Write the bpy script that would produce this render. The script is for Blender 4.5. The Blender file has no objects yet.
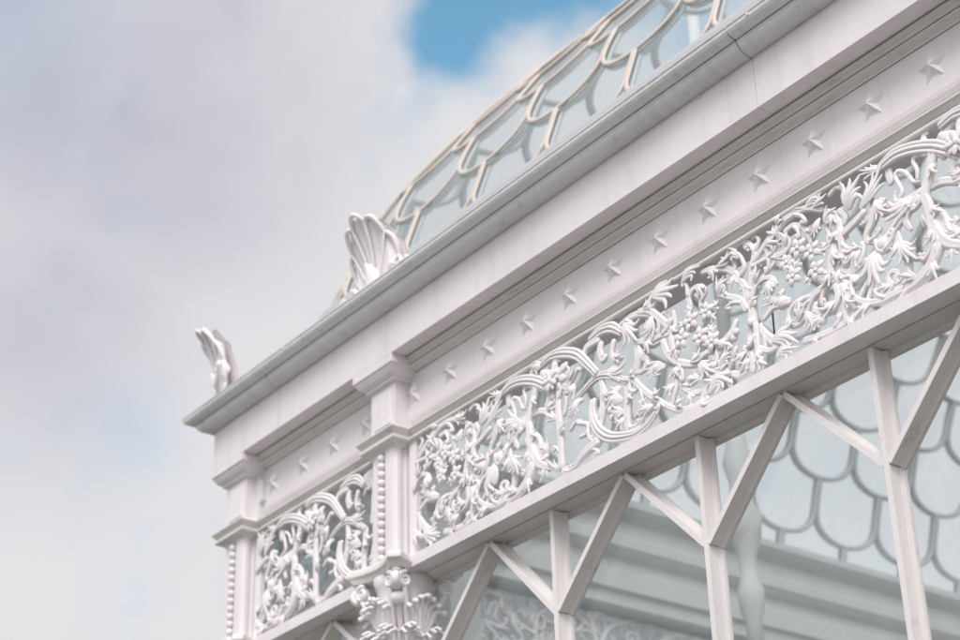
import bpy, math, random
import numpy as np
from mathutils import Vector, Matrix
random.seed(4)
SC = bpy.context.scene
COL = SC.collection
GZ = -1.6                                   # ground height (camera eye is z = 0)

# ------------------------------------------------------------------ camera
YAW, PITCH, ROLL, FPX = 0.660788684, 0.495132673, -0.029092578, 1836.348
fw = np.array([-math.cos(PITCH)*math.cos(YAW), math.cos(PITCH)*math.sin(YAW), math.sin(PITCH)])
rt = np.cross(fw, [0, 0, 1.]); rt /= np.linalg.norm(rt)
up = np.cross(rt, fw)
c_, s_ = math.cos(ROLL), math.sin(ROLL)
RT, UP = c_*rt + s_*up, -s_*rt + c_*up
CAMP = np.array([0, -5., 0])
cam_d = bpy.data.cameras.new('camera')
cam = bpy.data.objects.new('camera', cam_d); COL.objects.link(cam)
cam.matrix_world = Matrix(((RT[0], UP[0], -fw[0], CAMP[0]), (RT[1], UP[1], -fw[1], CAMP[1]),
                           (RT[2], UP[2], -fw[2], CAMP[2]), (0, 0, 0, 1)))
cam_d.sensor_width = 36; cam_d.lens = FPX/960*36
cam_d.clip_end = 2000; cam_d.clip_start = 0.05
cam_d.dof.use_dof = True; cam_d.dof.focus_distance = 7.5; cam_d.dof.aperture_fstop = 1.8
SC.camera = cam

def trace(px, py, y=0.03):
    """a point traced on the photograph, laid on the upright plane of the grille"""
    w = RT*(px-480)/FPX + UP*(320-py)/FPX + fw
    t = (y - CAMP[1])/w[1]
    return CAMP[0] + w[0]*t, CAMP[2] + w[2]*t

# ------------------------------------------------------------------ materials
def mat(name):
    m = bpy.data.materials.new(name); m.use_nodes = True
    nt = m.node_tree
    return m, nt, nt.nodes, nt.links, nt.nodes['Principled BSDF']

def ramp(N, pts):
    r = N.new('ShaderNodeValToRGB'); e = r.color_ramp.elements
    while len(e) < len(pts): e.new(0.5)
    for k, (p, c) in enumerate(pts):
        e[k].position = p; e[k].color = (*c, 1) if len(c) == 3 else c
    return r

def noise(N, L, co, scale, detail=6, rough=.6, stretch=None):
    n = N.new('ShaderNodeTexNoise'); n.inputs['Scale'].default_value = scale
    n.inputs['Detail'].default_value = detail; n.inputs['Roughness'].default_value = rough
    if stretch:
        mp = N.new('ShaderNodeMapping'); mp.inputs['Scale'].default_value = stretch
        L.new(co, mp.inputs['Vector']); co = mp.outputs['Vector']
    L.new(co, n.inputs['Vector'])
    return n.outputs['Fac']

def painted(name, base, grime, g_lo=.60, g_hi=.80, g_scale=9, rust=None, rust_lo=.62, rough=.5, bump=.25, stretch=None, streak=0):
    m, nt, N, L, P = mat(name)
    geo = N.new('ShaderNodeNewGeometry'); co = geo.outputs['Position']
    v = noise(N, L, co, 2.2, 5, .6)
    r1 = ramp(N, [(.3, tuple(c*.93 for c in base)), (.7, tuple(min(1, c*1.04) for c in base))]); L.new(v, r1.inputs[0])
    g = noise(N, L, co, g_scale, 9, .68, stretch)
    r2 = ramp(N, [(g_lo, (0, 0, 0)), (g_hi, (.75, .75, .75))]); L.new(g, r2.inputs[0])
    mx = N.new('ShaderNodeMixRGB'); L.new(r2.outputs[0], mx.inputs[0]); L.new(r1.outputs[0], mx.inputs[1])
    mx.inputs[2].default_value = (*grime, 1); out = mx.outputs[0]
    if name == 'white_paint':               # faint runs where water comes off the joints
        d_ = noise(N, L, co, 1.0, 6, .7, (11, 11, .55))
        rd = ramp(N, [(.50, (0, 0, 0)), (.80, (.55, .55, .55))]); L.new(d_, rd.inputs[0])
        md_ = N.new('ShaderNodeMixRGB'); L.new(rd.outputs[0], md_.inputs[0]); L.new(out, md_.inputs[1]); md_.inputs[2].default_value = (.60, .555, .54, 1); out = md_.outputs[0]
    # pin-prick chips in the paint
    ch = noise(N, L, co, 75, 3, .5)
    rc = ramp(N, [(.735, (0, 0, 0)), (.78, (.6, .6, .6))]); L.new(ch, rc.inputs[0])
    mc = N.new('ShaderNodeMixRGB'); L.new(rc.outputs[0], mc.inputs[0]); L.new(out, mc.inputs[1]); mc.inputs[2].default_value = (*[c*.5 for c in grime], 1)
    out = mc.outputs[0]
    if rust:
        k = noise(N, L, co, 5.5, 10, .7, (1, 1, .6))
        r3 = ramp(N, [(rust_lo, (0, 0, 0)), (rust_lo+.13, (.7, .7, .7))]); L.new(k, r3.inputs[0])
        m2 = N.new('ShaderNodeMixRGB'); L.new(r3.outputs[0], m2.inputs[0]); L.new(out, m2.inputs[1]); m2.inputs[2].default_value = (*rust, 1)
        out = m2.outputs[0]
    if streak:
        k = noise(N, L, co, 1.0, 5, .75, (26, 1.2, 2.0))
        k2 = noise(N, L, co, .9, 2, .5)
        r4 = ramp(N, [(.42, (0, 0, 0)), (.72, (streak, streak, streak))]); L.new(k, r4.inputs[0])
        r5 = ramp(N, [(.42, (.15, .15, .15)), (.6, (1, 1, 1))]); L.new(k2, r5.inputs[0])
        mm = N.new('ShaderNodeMath'); mm.operation = 'MULTIPLY'; L.new(r4.outputs[0], mm.inputs[0]); L.new(r5.outputs[0], mm.inputs[1])
        m4 = N.new('ShaderNodeMixRGB'); L.new(mm.outputs[0], m4.inputs[0]); L.new(out, m4.inputs[1]); m4.inputs[2].default_value = (.22, .225, .22, 1)
        out = m4.outputs[0]
    L.new(out, P.inputs['Base Color'])
    P.inputs['Roughness'].default_value = rough
    P.inputs['Specular IOR Level'].default_value = .35
    b = N.new('ShaderNodeBump'); b.inputs['Strength'].default_value = bump; b.inputs['Distance'].default_value = .006
    bn = noise(N, L, co, 38, 5, .6)
    L.new(bn, b.inputs['Height']); L.new(b.outputs[0], P.inputs['Normal'])
    return m

M_WHITE = painted('white_paint', (.80, .748, .765), (.50, .47, .44), .66, .86)
M_IRON = painted('white_iron', (.83, .787, .795), (.55, .53, .50), .64, .86, bump=.4, rough=.62)
M_FRAME = painted('frame_paint', (.77, .725, .715), (.42, .38, .33), .60, .84, 7, rust=(.42, .31, .22), rust_lo=.615)
M_SOFFIT = painted('moulding_paint', (.76, .725, .71), (.30, .285, .26), .56, .80, 9, stretch=(.45, 1.5, 2.2))
M_GUTTER = painted('gutter_paint', (.80, .80, .80), (.36, .36, .35), .58, .8, 10, streak=.22, rough=.42)
M_LEAD = painted('lead', (.42, .42, .435), (.25, .25, .25), .6, .85)
M_BAR = painted('glazing_bar_paint', (.60, .535, .48), (.42, .34, .27), .56, .78, 8, rust=(.40, .31, .22), rust_lo=.61)
M_INBAR = painted('inner_bar_paint', (.64, .675, .67), (.46, .48, .47), .62, .85)
M_INNER = painted('inner_paint', (.70, .71, .70), (.5, .5, .48), .62, .85)

def dark(name, c):
    m, nt, N, L, P = mat(name)
    geo = N.new('ShaderNodeNewGeometry')
    v = noise(N, L, geo.outputs['Position'], 30)
    r = ramp(N, [(.3, tuple(x*.7 for x in c)), (.7, c)]); L.new(v, r.inputs[0]); L.new(r.outputs[0], P.inputs['Base Color'])
    P.inputs['Roughness'].default_value = .8
    return m
M_SEAM = dark('joint_sealant', (.07, .068, .06))

def glass(name, tint, milk, milk_col, rough=.02, refl=1.0, trans=.5):
    """thin pane: clear film, some soiling, mirror-like sky reflection"""
    m, nt, N, L, P = mat(name)
    N.remove(P); out = N['Material Output']
    geo = N.new('ShaderNodeNewGeometry'); co = geo.outputs['Position']
    tr = N.new('ShaderNodeBsdfTransparent'); tr.inputs[0].default_value = (*tint, 1)
    df = N.new('ShaderNodeBsdfDiffuse'); df.inputs[0].default_value = (*milk_col, 1)
    tl = N.new('ShaderNodeBsdfTranslucent'); tl.inputs[0].default_value = (*milk_col, 1)
    md = N.new('ShaderNodeMixShader'); md.inputs[0].default_value = trans; L.new(df.outputs[0], md.inputs[1]); L.new(tl.outputs[0], md.inputs[2])
    n = noise(N, L, co, 2.6, 7, .65, (1.3, 1, .45))
    r = ramp(N, [(.3, (milk*.55,)*3), (.72, (min(1, milk*1.5),)*3)]); L.new(n, r.inputs[0])
    m1 = N.new('ShaderNodeMixShader'); L.new(r.outputs[0], m1.inputs[0]); L.new(tr.outputs[0], m1.inputs[1]); L.new(md.outputs[0], m1.inputs[2])
    gl = N.new('ShaderNodeBsdfGlossy'); gl.inputs['Roughness'].default_value = rough
    b = N.new('ShaderNodeBump'); b.inputs['Strength'].default_value = .05; b.inputs['Distance'].default_value = .02
    L.new(noise(N, L, co, 3.5, 2, .5), b.inputs['Height']); L.new(b.outputs[0], gl.inputs['Normal'])
    lw = N.new('ShaderNodeLayerWeight'); lw.inputs['Blend'].default_value = .5
    pw = N.new('ShaderNodeMath'); pw.operation = 'POWER'; L.new(lw.outputs['Facing'], pw.inputs[0]); pw.inputs[1].default_value = 5
    mu = N.new('ShaderNodeMath'); mu.operation = 'MULTIPLY_ADD'; mu.inputs[1].default_value = .95*refl; mu.inputs[2].default_value = .045*refl; mu.use_clamp = True; L.new(pw.outputs[0], mu.inputs[0])
    m2 = N.new('ShaderNodeMixShader'); L.new(mu.outputs[0], m2.inputs[0]); L.new(m1.outputs[0], m2.inputs[1]); L.new(gl.outputs[0], m2.inputs[2])
    L.new(m2.outputs[0], out.inputs[0])
    return m
M_GLASS = glass('window_glass', (.978, .99, .988), .026, (.66, .71, .72))
M_ROOFGLASS = glass('roof_glass', (.96, .985, .992), .24, (.82, .93, .965), .05, trans=.70)
M_PANEGLASS = glass('frieze_glass', (.82, .87, .88), .52, (.74, .785, .81), .05, trans=.35)

m, nt, N, L, P = mat('gravel')
geo = N.new('ShaderNodeNewGeometry')
r = ramp(N, [(.3, (.085, .09, .075)), (.7, (.15, .15, .135))]); L.new(noise(N, L, geo.outputs['Position'], 4, 10, .75), r.inputs[0])
L.new(r.outputs[0], P.inputs['Base Color']); P.inputs['Roughness'].default_value = .9
M_GROUND = m

# ------------------------------------------------------------------ mesh builder
class MB:
    def __init__(s): s.v = []; s.f = []; s.sm = []
    def quad_strip(s, rings, closed=True, caps=True, smooth=True):
        n = len(rings[0]); b = len(s.v)
        for r_ in rings: s.v += [tuple(p) for p in r_]
        for i in range(len(rings)-1):
            for j in range(n if closed else n-1):
                k = (j+1) % n
                s.f.append((b+i*n+j, b+i*n+k, b+(i+1)*n+k, b+(i+1)*n+j)); s.sm.append(smooth)
        if caps and closed:
            s.f.append(tuple(b+j for j in range(n-1, -1, -1))); s.sm.append(False)
            s.f.append(tuple(b+(len(rings)-1)*n+j for j in range(n))); s.sm.append(False)
    def box(s, x0, x1, y0, y1, z0, z1, bev=0):
        if bev:
            r0 = [(x0+bev, y0+bev), (x1-bev, y0+bev), (x1-bev, y1-bev), (x0+bev, y1-bev)]
            rings = []
            for z, d in ((z0, bev), (z0+bev, 0), (z1-bev, 0), (z1, bev)):
                rings.append([(x0+d, y0+bev, z), (x0+bev, y0+d, z), (x1-bev, y0+d, z), (x1-d, y0+bev, z),
                              (x1-d, y1-bev, z), (x1-bev, y1-d, z), (x0+bev, y1-d, z), (x0+d, y1-bev, z)])
            s.quad_strip(rings, smooth=False)
        else:
            s.quad_strip([[(x0, y0, z), (x1, y0, z), (x1, y1, z), (x0, y1, z)] for z in (z0, z1)], smooth=False)
    def extrude_x(s, prof, x0, x1, smooth=False):
        """closed (y, z) profile along x"""
        s.quad_strip([[(x, y, z) for y, z in prof] for x in (x0, x1)], smooth=smooth)
    def sphere(s, c, r_, nu=10, nv=7, sq=(1, 1, 1)):
        rings = []
        for i in range(1, nv):
            a = math.pi*i/nv
            rings.append([(c[0]+sq[0]*r_*math.sin(a)*math.cos(2*math.pi*j/nu), c[1]+sq[1]*r_*math.sin(a)*math.sin(2*math.pi*j/nu), c[2]+sq[2]*r_*math.cos(a)) for j in range(nu)])
        b = len(s.v); s.quad_strip(rings, caps=False)
        t = len(s.v); s.v += [(c[0], c[1], c[2]+sq[2]*r_), (c[0], c[1], c[2]-sq[2]*r_)]
        for j in range(nu):
            s.f.append((t, b+j, b+(j+1) % nu)); s.sm.append(True)
            l = b+(nv-2)*nu
            s.f.append((t+1, l+(j+1) % nu, l+j)); s.sm.append(True)
    def tube(s, pts, rads, n=8, sq=1.0, nref=None, groove=0):
        """tapered round bar through 3-D points with round ends"""
        P = [Vector(p) for p in pts]; R = list(rads)
        T = []
        for i in range(len(P)):
            T.append((P[min(i+1, len(P)-1)] - P[max(i-1, 0)]).normalized())
        ref = Vector(nref) if nref else Vector((0, 1, 0))
        rings = []
        def ring(p, t, r_):
            a = ref - t*ref.dot(t)
            if a.length < 1e-3: a = Vector((1, 0, 0)) - t*t.x
            a.normalize(); b_ = t.cross(a)
            out = []
            for k in range(n):
                f = 2*math.pi*k/n; g_ = 1-groove*math.exp(-((f-1.5*math.pi)/.30)**2)
                out.append(tuple(p + b_*(r_*math.cos(f)) + a*(r_*sq*g_*math.sin(f))))
            return out
        for d, f in ((.95, .3), (.6, .8)): rings.append(ring(P[0]-T[0]*R[0]*d, T[0], R[0]*f))
        for p, t, r_ in zip(P, T, R): rings.append(ring(p, t, r_))
        for d, f in ((.6, .8), (.95, .3)): rings.append(ring(P[-1]+T[-1]*R[-1]*d, T[-1], R[-1]*f))
        s.quad_strip(rings)
    def bar(s, p0, p1, wd, dp, out):
        """straight rectangular bar; wd across, dp along the given outward direction (front at the line)"""
        p0, p1, o = Vector(p0), Vector(p1), Vector(out).normalized()
        t = (p1-p0).normalized(); w = t.cross(o).normalized()*wd/2
        s.quad_strip([[tuple(p-w), tuple(p+w), tuple(p+w-o*dp), tuple(p-w-o*dp)] for p in (p0, p1)], smooth=False)
    def build(s, name, m, parent=None, loc=None, link=True):
        off = Vector(loc) if loc is not None else Vector((0, 0, 0))
        me = bpy.data.meshes.new(name)
        me.from_pydata([tuple(Vector(p)-off) for p in s.v], [], s.f)
        me.polygons.foreach_set('use_smooth', s.sm); me.materials.append(m); me.update()
        import bmesh
        bm = bmesh.new(); bm.from_mesh(me); bmesh.ops.recalc_face_normals(bm, faces=bm.faces); bm.to_mesh(me); bm.free()
        o = bpy.data.objects.new(name, me); COL.objects.link(o)
        o.location = off
        if parent:
            o.parent = parent; o.location = off - origin(parent)
        o['_w'] = tuple(off)
        return o

def origin(o): return Vector(o['_w'])
def empty(name, loc, parent=None):
    o = bpy.data.objects.new(name, None); COL.objects.link(o); o.empty_display_size = .2
    o['_w'] = tuple(loc); o.location = Vector(loc)
    if parent: o.parent = parent; o.location = Vector(loc) - origin(parent)
    return o

def catmull(pts, vals, step):
    """smooth a poly-line (any dimension) with matching scalar values"""
    P = [np.array(p, float) for p in pts]
    if len(P) == 2:
        P = [P[0], (P[0]+P[1])/2, P[1]]; vals = [vals[0], (vals[0]+vals[-1])/2, vals[-1]]
    if len(vals) != len(P):
        vals = list(np.interp(np.linspace(0, 1, len(P)), np.linspace(0, 1, len(vals)), vals))
    Q = [2*P[0]-P[1]] + P + [2*P[-1]-P[-2]]
    V = [vals[0]] + list(vals) + [vals[-1]]
    op, ov = [], []
    for i in range(1, len(Q)-2):
        n = max(2, int(np.linalg.norm(Q[i+1]-Q[i])/step))
        for k in range(n):
            t = k/n; a, b, c, d = Q[i-1], Q[i], Q[i+1], Q[i+2]
            op.append(.5*((2*b)+(-a+c)*t+(2*a-5*b+4*c-d)*t*t+(-a+3*b-3*c+d)*t**3))
            ov.append(V[i]+(V[i+1]-V[i])*t)
    op.append(P[-1]); ov.append(vals[-1])
    return op, ov

# ------------------------------------------------------------------ the building
B = empty('glasshouse', (-4.2, 4.2, GZ))
B['label'] = 'ornate white cast iron glasshouse with starred frieze, scrollwork panels and fish-scale glass roof'
B['category'] = 'glasshouse'
XL, XR = -8.92, 2.4                         # ends of the front
ENDC = -8.806                               # hips run along x - y = ENDC
YB = 8.4                                    # far side

def cut(a, b, joints, gap=.0025):
    """split a run at its joints"""
    xs = [a] + list(joints) + [b]
    return [(xs[i]+(gap if i else 0), xs[i+1]-(gap if i < len(xs)-2 else 0)) for i in range(len(xs)-1)]

JO = [-8.18, -4.33, -.6]
# fascia board under the gutter, in butted lengths
mb = MB()
for a, b in cut(XL, XR, JO, .0012):
    mb.extrude_x([(-.114, 4.449), (-.114, 4.72), (.15, 4.72), (.15, 4.453), (-.034, 4.453), (-.034, 4.449)], a, b)
mb.build('fascia', M_WHITE, B)
# gutter, ogee section, in lengths with dark joints
def gutter(mb, a, b, ret=False):
    out = [(-.114, 4.704), (-.132, 4.702), (-.152, 4.704), (-.171, 4.711), (-.186, 4.722), (-.195, 4.734), (-.198, 4.744),
           (-.203, 4.748), (-.205, 4.753), (-.202, 4.758), (-.190, 4.760), (-.192, 4.763), (-.212, 4.760), (-.232, 4.763), (-.248, 4.772), (-.257, 4.784), (-.260, 4.796),
           (-.250, 4.799), (-.250, 4.803), (-.262, 4.805), (-.263, 4.811), (-.256, 4.813)]
    inn = [(-.250, 4.800), (-.238, 4.785), (-.215, 4.772), (-.114, 4.766)]
    p_ = out + inn
    if ret:                                 # mitred corner, returning along the end wall
        mb.quad_strip([[(XL+.114+y, YB, z) for y, z in p_], [(XL+.114+y, y, z) for y, z in p_], [(b, y, z) for y, z in p_]], smooth=False)
    else: mb.extrude_x(p_, a, b, smooth=False)
g = MB()
gutter(g, 0, -8.18-.0025, True)
g.build('gutter', M_GUTTER, B, (-8.6, -.2, 4.75))
for a, b in ((-8.18+.0025, -4.33-.003), (-4.33+.003, -.6), (-.595, XR)):
    g = MB(); gutter(g, a, b); o = g.build('gutter', M_GUTTER, B, ((a+b)/2, -.2, 4.75))
for x in (-8.18, -4.33):
    s = MB()
    s.extrude_x([(-.130, 4.710), (-.19, 4.738), (-.2, 4.757), (-.240, 4.772), (-.25, 4.796), (-.23, 4.79), (-.13, 4.75)], x-.002, x+.002)
    s.build('gutter_joint', M_SEAM, B, (x, -.2, 4.75))
for x, y, z in ((-4.20, -.262, 4.790), (-4.66, -.120, 4.690), (-7.9, -.262, 4.790)):
    g = MB(); g.sphere((x, y, z), .007, 8, 5); g.build('gutter_bolt', M_GUTTER, B, (x, y, z))

# star frieze: cornice moulding, plate and ledge
fr = MB()
fr.extrude_x([(-.018, 4.447), (-.018, 4.4405), (-.004, 4.434), (-.001, 4.428), (.002, 4.419), (.0035, 4.4145), (.018, 4.4135), (.018, 4.4095), (.006, 4.4075), (.009, 4.402), (.020, 4.397),
              (.033, 4.3925), (.043, 4.387), (.045, 4.3815), (.16, 4.3815), (.16, 4.447)], XL+.02, XR)
fr_o = fr.build('cornice_moulding', M_SOFFIT, B)
pl = MB()
pl.extrude_x([(.05, 4.3775), (.05, 4.140), (.054, 4.122), (.064, 4.104), (.082, 4.086), (.11, 4.072), (.16, 4.066), (.16, 4.3775)], XL+.03, XR)
plate = pl.build('star_frieze', M_WHITE, B)
lg = MB()
lg.extrude_x([(.16, 4.058), (.06, 4.052), (.004, 4.0435), (.0, 4.0415), (.0, 4.0365), (.010, 4.0335), (.016, 4.026), (.026, 4.018), (.040, 4.014),
              (.048, 4.006), (.048, 4.000), (.017, 4.001), (.011, 3.997), (.009, 3.990), (.011, 3.983), (.017, 3.979), (.05, 3.977), (.16, 3.977)], XL+.03, XR)
lg.build('ledge_moulding', M_SOFFIT, B)

def star(cx, cz, R_=.080, y=.05, h=.034):
    s_ = MB(); n = 10
    for i in range(n):
        a = math.pi/2 + 2*math.pi*i/n; r_ = R_ if i % 2 == 0 else R_*.42
        s_.v.append((cx+r_*math.cos(a), y+.001, cz+r_*math.sin(a)))
    s_.v.append((cx, y-h, cz)); s_.v.append((cx, y+.004, cz))
    for i in range(n):
        s_.f.append((i, (i+1) % n, n)); s_.sm.append(False)
        s_.f.append(((i+1) % n, i, n+1)); s_.sm.append(False)
    return s_
s0 = star(0, 0, y=0).build('star', M_IRON, plate, (0, 0, 0))
xs = [-8.482, -8.162, -7.842, -7.522] + [-7.073+.3203*k for k in range(29)]
xs = [x for x in xs if not (-2.28 < x < -2.02)]
for k, x in enumerate(xs):
    o = s0 if k == 0 else s0.copy()
    if k: COL.objects.link(o)
    o.parent = plate; o.location = Vector((x+random.uniform(-.002, .002), .05, 4.259)) - origin(plate); o.rotation_euler = (0, random.uniform(-.05, .05), 0)

# sill / lintel beam below the scrollwork
sl = MB()
sl.extrude_x([(0, 3.274), (-.0, 3.3365), (.006, 3.3395), (.10, 3.345), (.101, 3.274)], XL+.02, XR)
sl.extrude_x([(.101, 3.300), (.101, 3.350), (.20, 3.350), (.20, 3.300)], XL+.04, XR)
sl.build('lintel', M_WHITE, B)
hd = MB()
hd.extrude_x([(.108, 3.268), (.106, 3.272), (.106, 3.296), (.22, 3.296), (.22, 3.245), (.196, 3.245), (.192, 3.268)], XL+.04, XR)
hd.build('window_head', M_FRAME, B)

# ---------------------------------------------------------------- scrollwork, traced stroke by stroke
W = dict(C1=(720, 290, 6.4), C2=(720, 220, 6.4), C3=(780, 260, 6.4), C4=(780, 190, 6.4), C5=(830, 220, 6.4), C6=(830, 150, 6.4), C7=(880, 180, 5.333), C8=(880, 100, 6.4),
         D1=(540, 400, 7.11), D2=(530, 340, 7.11), D3=(590, 370, 6.4), D4=(590, 300, 6.4), D5=(650, 320, 6.4), D6=(640, 250, 6.4), D7=(690, 320, 7.11), D8=(700, 220, 6.4))
def pt(w, x, y):
    a, b, k = W[w]; return trace(a+x/k, b+y/k)
def S(txt):
    """'C1 10,20 30,40 C2 5,5' -> grille points"""
    w = None; out = []
    for tok in txt.split():
        if ',' in tok:
            x, y = tok.split(','); out.append(pt(w, float(x), float(y)))
        else: w = tok
    return out
# kind, path, radii/widths
T2 = [
 ('t', 'C1 208,215 205,150 C2 200,480 205,330 215,230 220,160', (.024, .023, .022, .021, .017, .012)),
 ('t', 'C1 195,220 190,320 203,420 205,520', (.015, .017, .016, .013)),
 ('t', 'C1 240,225 248,330 256,430 262,500', (.014, .015, .014, .012)),
 ('b', 'C1 212,212', .020),
 ('t', 'C2 218,210 192,155 160,130 152,170 180,192', (.013, .012, .010, .009, .008)),
 ('t', 'C2 226,190 246,130 222,102 206,118', (.012, .010, .009, .007)),
 ('t', 'C2 230,240 260,192 292,180 304,212', (.013, .011, .010, .008)),
 ('t', 'C2 215,300 280,262 340,240 392,252', (.012, .011, .011, .008)),
 ('t', 'C2 218,450 270,370 330,300 352,270', (.011, .011, .010, .008)),
 ('b', 'C2 345,325', .014), ('b', 'C2 352,272', .013),
 ('t', 'C2 212,500 238,430 280,385 340,375 372,412', (.015, .014, .013, .012, .009)),
 ('l', 'C2 322,395 345,440 340,500', .045, 3),
 ('t', 'C2 225,262 290,170 350,90 410,15 C4 100,150 180,118 270,130', (.012, .017, .020, .019, .017, .016, .014)),
 ('l', 'C4 170,112 235,82 292,64', .045, 4),
 ('l', 'C4 60,170 110,140 170,122', .040, 4),
 ('t', 'C4 275,130 340,150 370,210 360,280 315,288 294,232 304,172', (.013, .013, .013, .013, .013, .012, .010)),
 ('t', 'C4 318,300 336,390 325,470 342,545 C3 345,100 290,170 230,220 200,270 180,335', (.016, .018, .017, .016, .017, .019, .020, .017, .008)),
 ('t', 'C3 210,230 130,260 75,310 60,370 85,425 140,402 155,352 112,330', (.013, .012, .011, .011, .012, .013, .013, .009)),
 ('b', 'C3 110,372', .016),
 ('t', 'C3 370,170 386,240 350,320 290,346 235,322 240,288', (.014, .016, .017, .017, .014, .011)),
 ('t', 'C3 405,170 430,250 430,330 440,400', (.013, .014, .014, .012)),
 ('l', 'C3 180,335 215,395 240,460', .045, 3), ('b', 'C3 282,392', .022), ('l', 'C3 305,372 260,420 218,470', .042, 4),
 ('t', 'C1 255,225 286,280 340,325 402,350', (.012, .019, .023, .022)),
 ('l', 'C1 350,325 430,330 522,346', .075, 5), ('l', 'C1 372,432 430,392 522,372', .052, 4),
 ('t', 'C1 248,368 320,392 382,362', (.013, .014, .012)), ('l', 'C1 262,400 285,440 305,465', .035, 3),
 ('t', 'C3 170,520 260,490 340,455 420,410 505,356', (.017, .017, .015, .014, .012)),
 ('t', 'C7 320,360 302,420 260,490 190,560 100,605 C5 330,525 230,530 150,490 122,468', (.026, .026, .024, .021, .018, .016, .015, .012, .009)),
 ('t', 'C5 235,560 255,480 276,400', (.012, .012, .010)), ('t', 'C5 192,480 220,420 256,360', (.012, .012, .010)),
 ('t', 'C5 150,622 220,572 252,520', (.014, .014, .010)),
 ('t', 'C5 75,85 84,170 110,230 152,240', (.017, .016, .014, .010)),
 ('t', 'C5 22,150 36,250 70,310 130,332 190,292 222,250', (.016, .016, .015, .014, .012, .009)),
 ('t', 'C5 60,340 90,390 140,412 178,390 165,360 112,364', (.012, .013, .013, .012, .010, .008)),
 ('b', 'C5 108,272', .024), ('l', 'C5 195,200 165,250 118,285', .055, 4), ('b', 'C5 152,235', .013),
 ('t', 'C5 60,420 50,500 20,590', (.014, .014, .012)), ('t', 'C5 95,420 110,500 122,590', (.013, .013, .011)), ('b', 'C5 150,555', .020),
 ('t', 'C6 275,335 282,400 256,480 226,545 242,586 290,576 312,545', (.020, .024, .020, .015, .012, .010, .008)),
 ('t', 'C6 225,400 165,470 100,536', (.015, .017, .016)),
 ('t', 'C4 375,200 390,290 396,370 432,445', (.015, .017, .016, .012)),
 ('l', 'C6 132,380 150,290 206,172', .085, 2), ('l', 'C6 205,384 270,270 345,110', .060, 2),
 ('b', 'C6 150,366', .016), ('b', 'C6 188,382', .016), ('b', 'C6 120,372', .013),
 ('t', 'C6 0,290 40,242 86,252 78,302', (.012, .012, .011, .008)), ('t', 'C6 60,388 96,420 86,470', (.014, .014, .010)),
 ('r', 'C8 10,440 60,395 120,350 220,315 340,303 440,320 520,352', (.018, .026, .030, .031, .032, .031, .030)),
 ('l', 'C6 345,108 270,128 192,135', .040, 3), ('t', 'C8 48,440 56,490 62,525', (.016, .018, .014)),
 ('t', 'C8 335,292 288,268 284,228 302,212', (.018, .015, .012, .011)), ('b', 'C8 302,211', .015),
 ('t', 'C8 375,270 420,190 470,122 530,60', (.020, .022, .024, .022)), ('t', 'C8 440,262 460,222 492,226', (.013, .012, .009)), ('b', 'C8 404,161', .014),
 ('t', 'C8 352,325 335,420 315,520 295,620 C7 262,130 290,250 320,370', (.023, .021, .021, .022, .023, .024, .026)),
 ('b', 'C8 288,350', .016), ('b', 'C8 412,362', .017), ('t', 'C8 288,352 350,338 412,360', (.012, .016, .012)),
 ('t', 'C8 315,562 380,525 450,515 525,520', (.015, .019, .019, .018)),
 ('t', 'C8 525,395 484,415 476,465 505,492', (.016, .014, .012, .010)),
 ('t', 'C7 236,236 234,190 270,165 320,190 350,240 392,312 435,352', (.014, .018, .022, .026, .027, .026, .020)),
 ('t', 'C7 250,200 290,240 322,300 372,340 435,352', (.018, .026, .028, .026, .020)),
 ('l', 'C7 435,270 400,250 365,238', .050, 4),
 ('t', 'C6 440,310 462,270 440,220 415,170 430,135 475,140 505,170 C8 185,490 210,522 242,520', (.010, .010, .010, .010, .010, .010, .010, .010, .010, .008)),
 ('t', 'C8 280,340 225,365 215,400 240,450 240,505', (.011, .011, .010, .010, .008)),
 ('t', 'C7 225,55 150,110 90,155 20,190', (.014, .017, .016, .009)), ('l', 'C7 180,105 100,160 15,180', .085, 5),
 ('b', 'C6 370,270', .014), ('b', 'C6 402,300', .014), ('l', 'C6 305,330 350,370 405,405', .050, 4),
 ('t', 'C7 205,95 152,170 140,220 165,262', (.018, .020, .016, .010)),
 ('t', 'C5 405,45 380,80 358,115', (.014, .017, .018)), ('b', 'C5 348,155', .034), ('t', 'C5 302,140 320,195 370,202 402,150 380,108', (.011, .012, .012, .011, .009)),
 ('l', 'C5 312,195 296,280 312,350 332,412', .095, 4), ('b', 'C5 290,402', .014), ('b', 'C5 330,408', .014), ('b', 'C5 356,400', .012), ('b', 'C5 210,320', .010), ('b', 'C5 240,302', .010),
 ('t', 'C5 425,55 445,140 480,210 505,290 495,370 450,427 395,415 370,370 395,330 436,335 440,366 414,370', (.014, .016, .018, .018, .016, .014, .013, .012, .011, .010, .009, .008)),
 ('b', 'C7 135,290', .013), ('b', 'C7 165,300', .013), ('b', 'C7 186,284', .013), ('l', 'C7 125,340 170,385 218,430', .065, 4), ('b', 'C7 190,460', .014), ('b', 'C7 216,424', .014), ('b', 'C7 225,350', .013), ('b', 'C7 120,470', .010),
 ('t', 'C4 30,260 80,225 135,235 175,280 190,340', (.013, .014, .014, .013, .010)),
 ('t', 'C2 295,180 330,232 400,222 442,172 428,118 376,112 358,150 385,166', (.012, .015, .016, .015, .014, .012, .010, .009)),
 ('l', 'C4 262,185 248,260 236,312', .040, 3), ('b', 'C4 290,372', .012), ('b', 'C3 30,275', .030),
 ('t', 'C1 290,190 345,120 400,95 440,80', (.011, .014, .018, .022)), ('b', 'C1 405,95', .024), ('b', 'C1 340,130', .013), ('l', 'C1 370,60 330,40 295,20', .045, 3),
]
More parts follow.
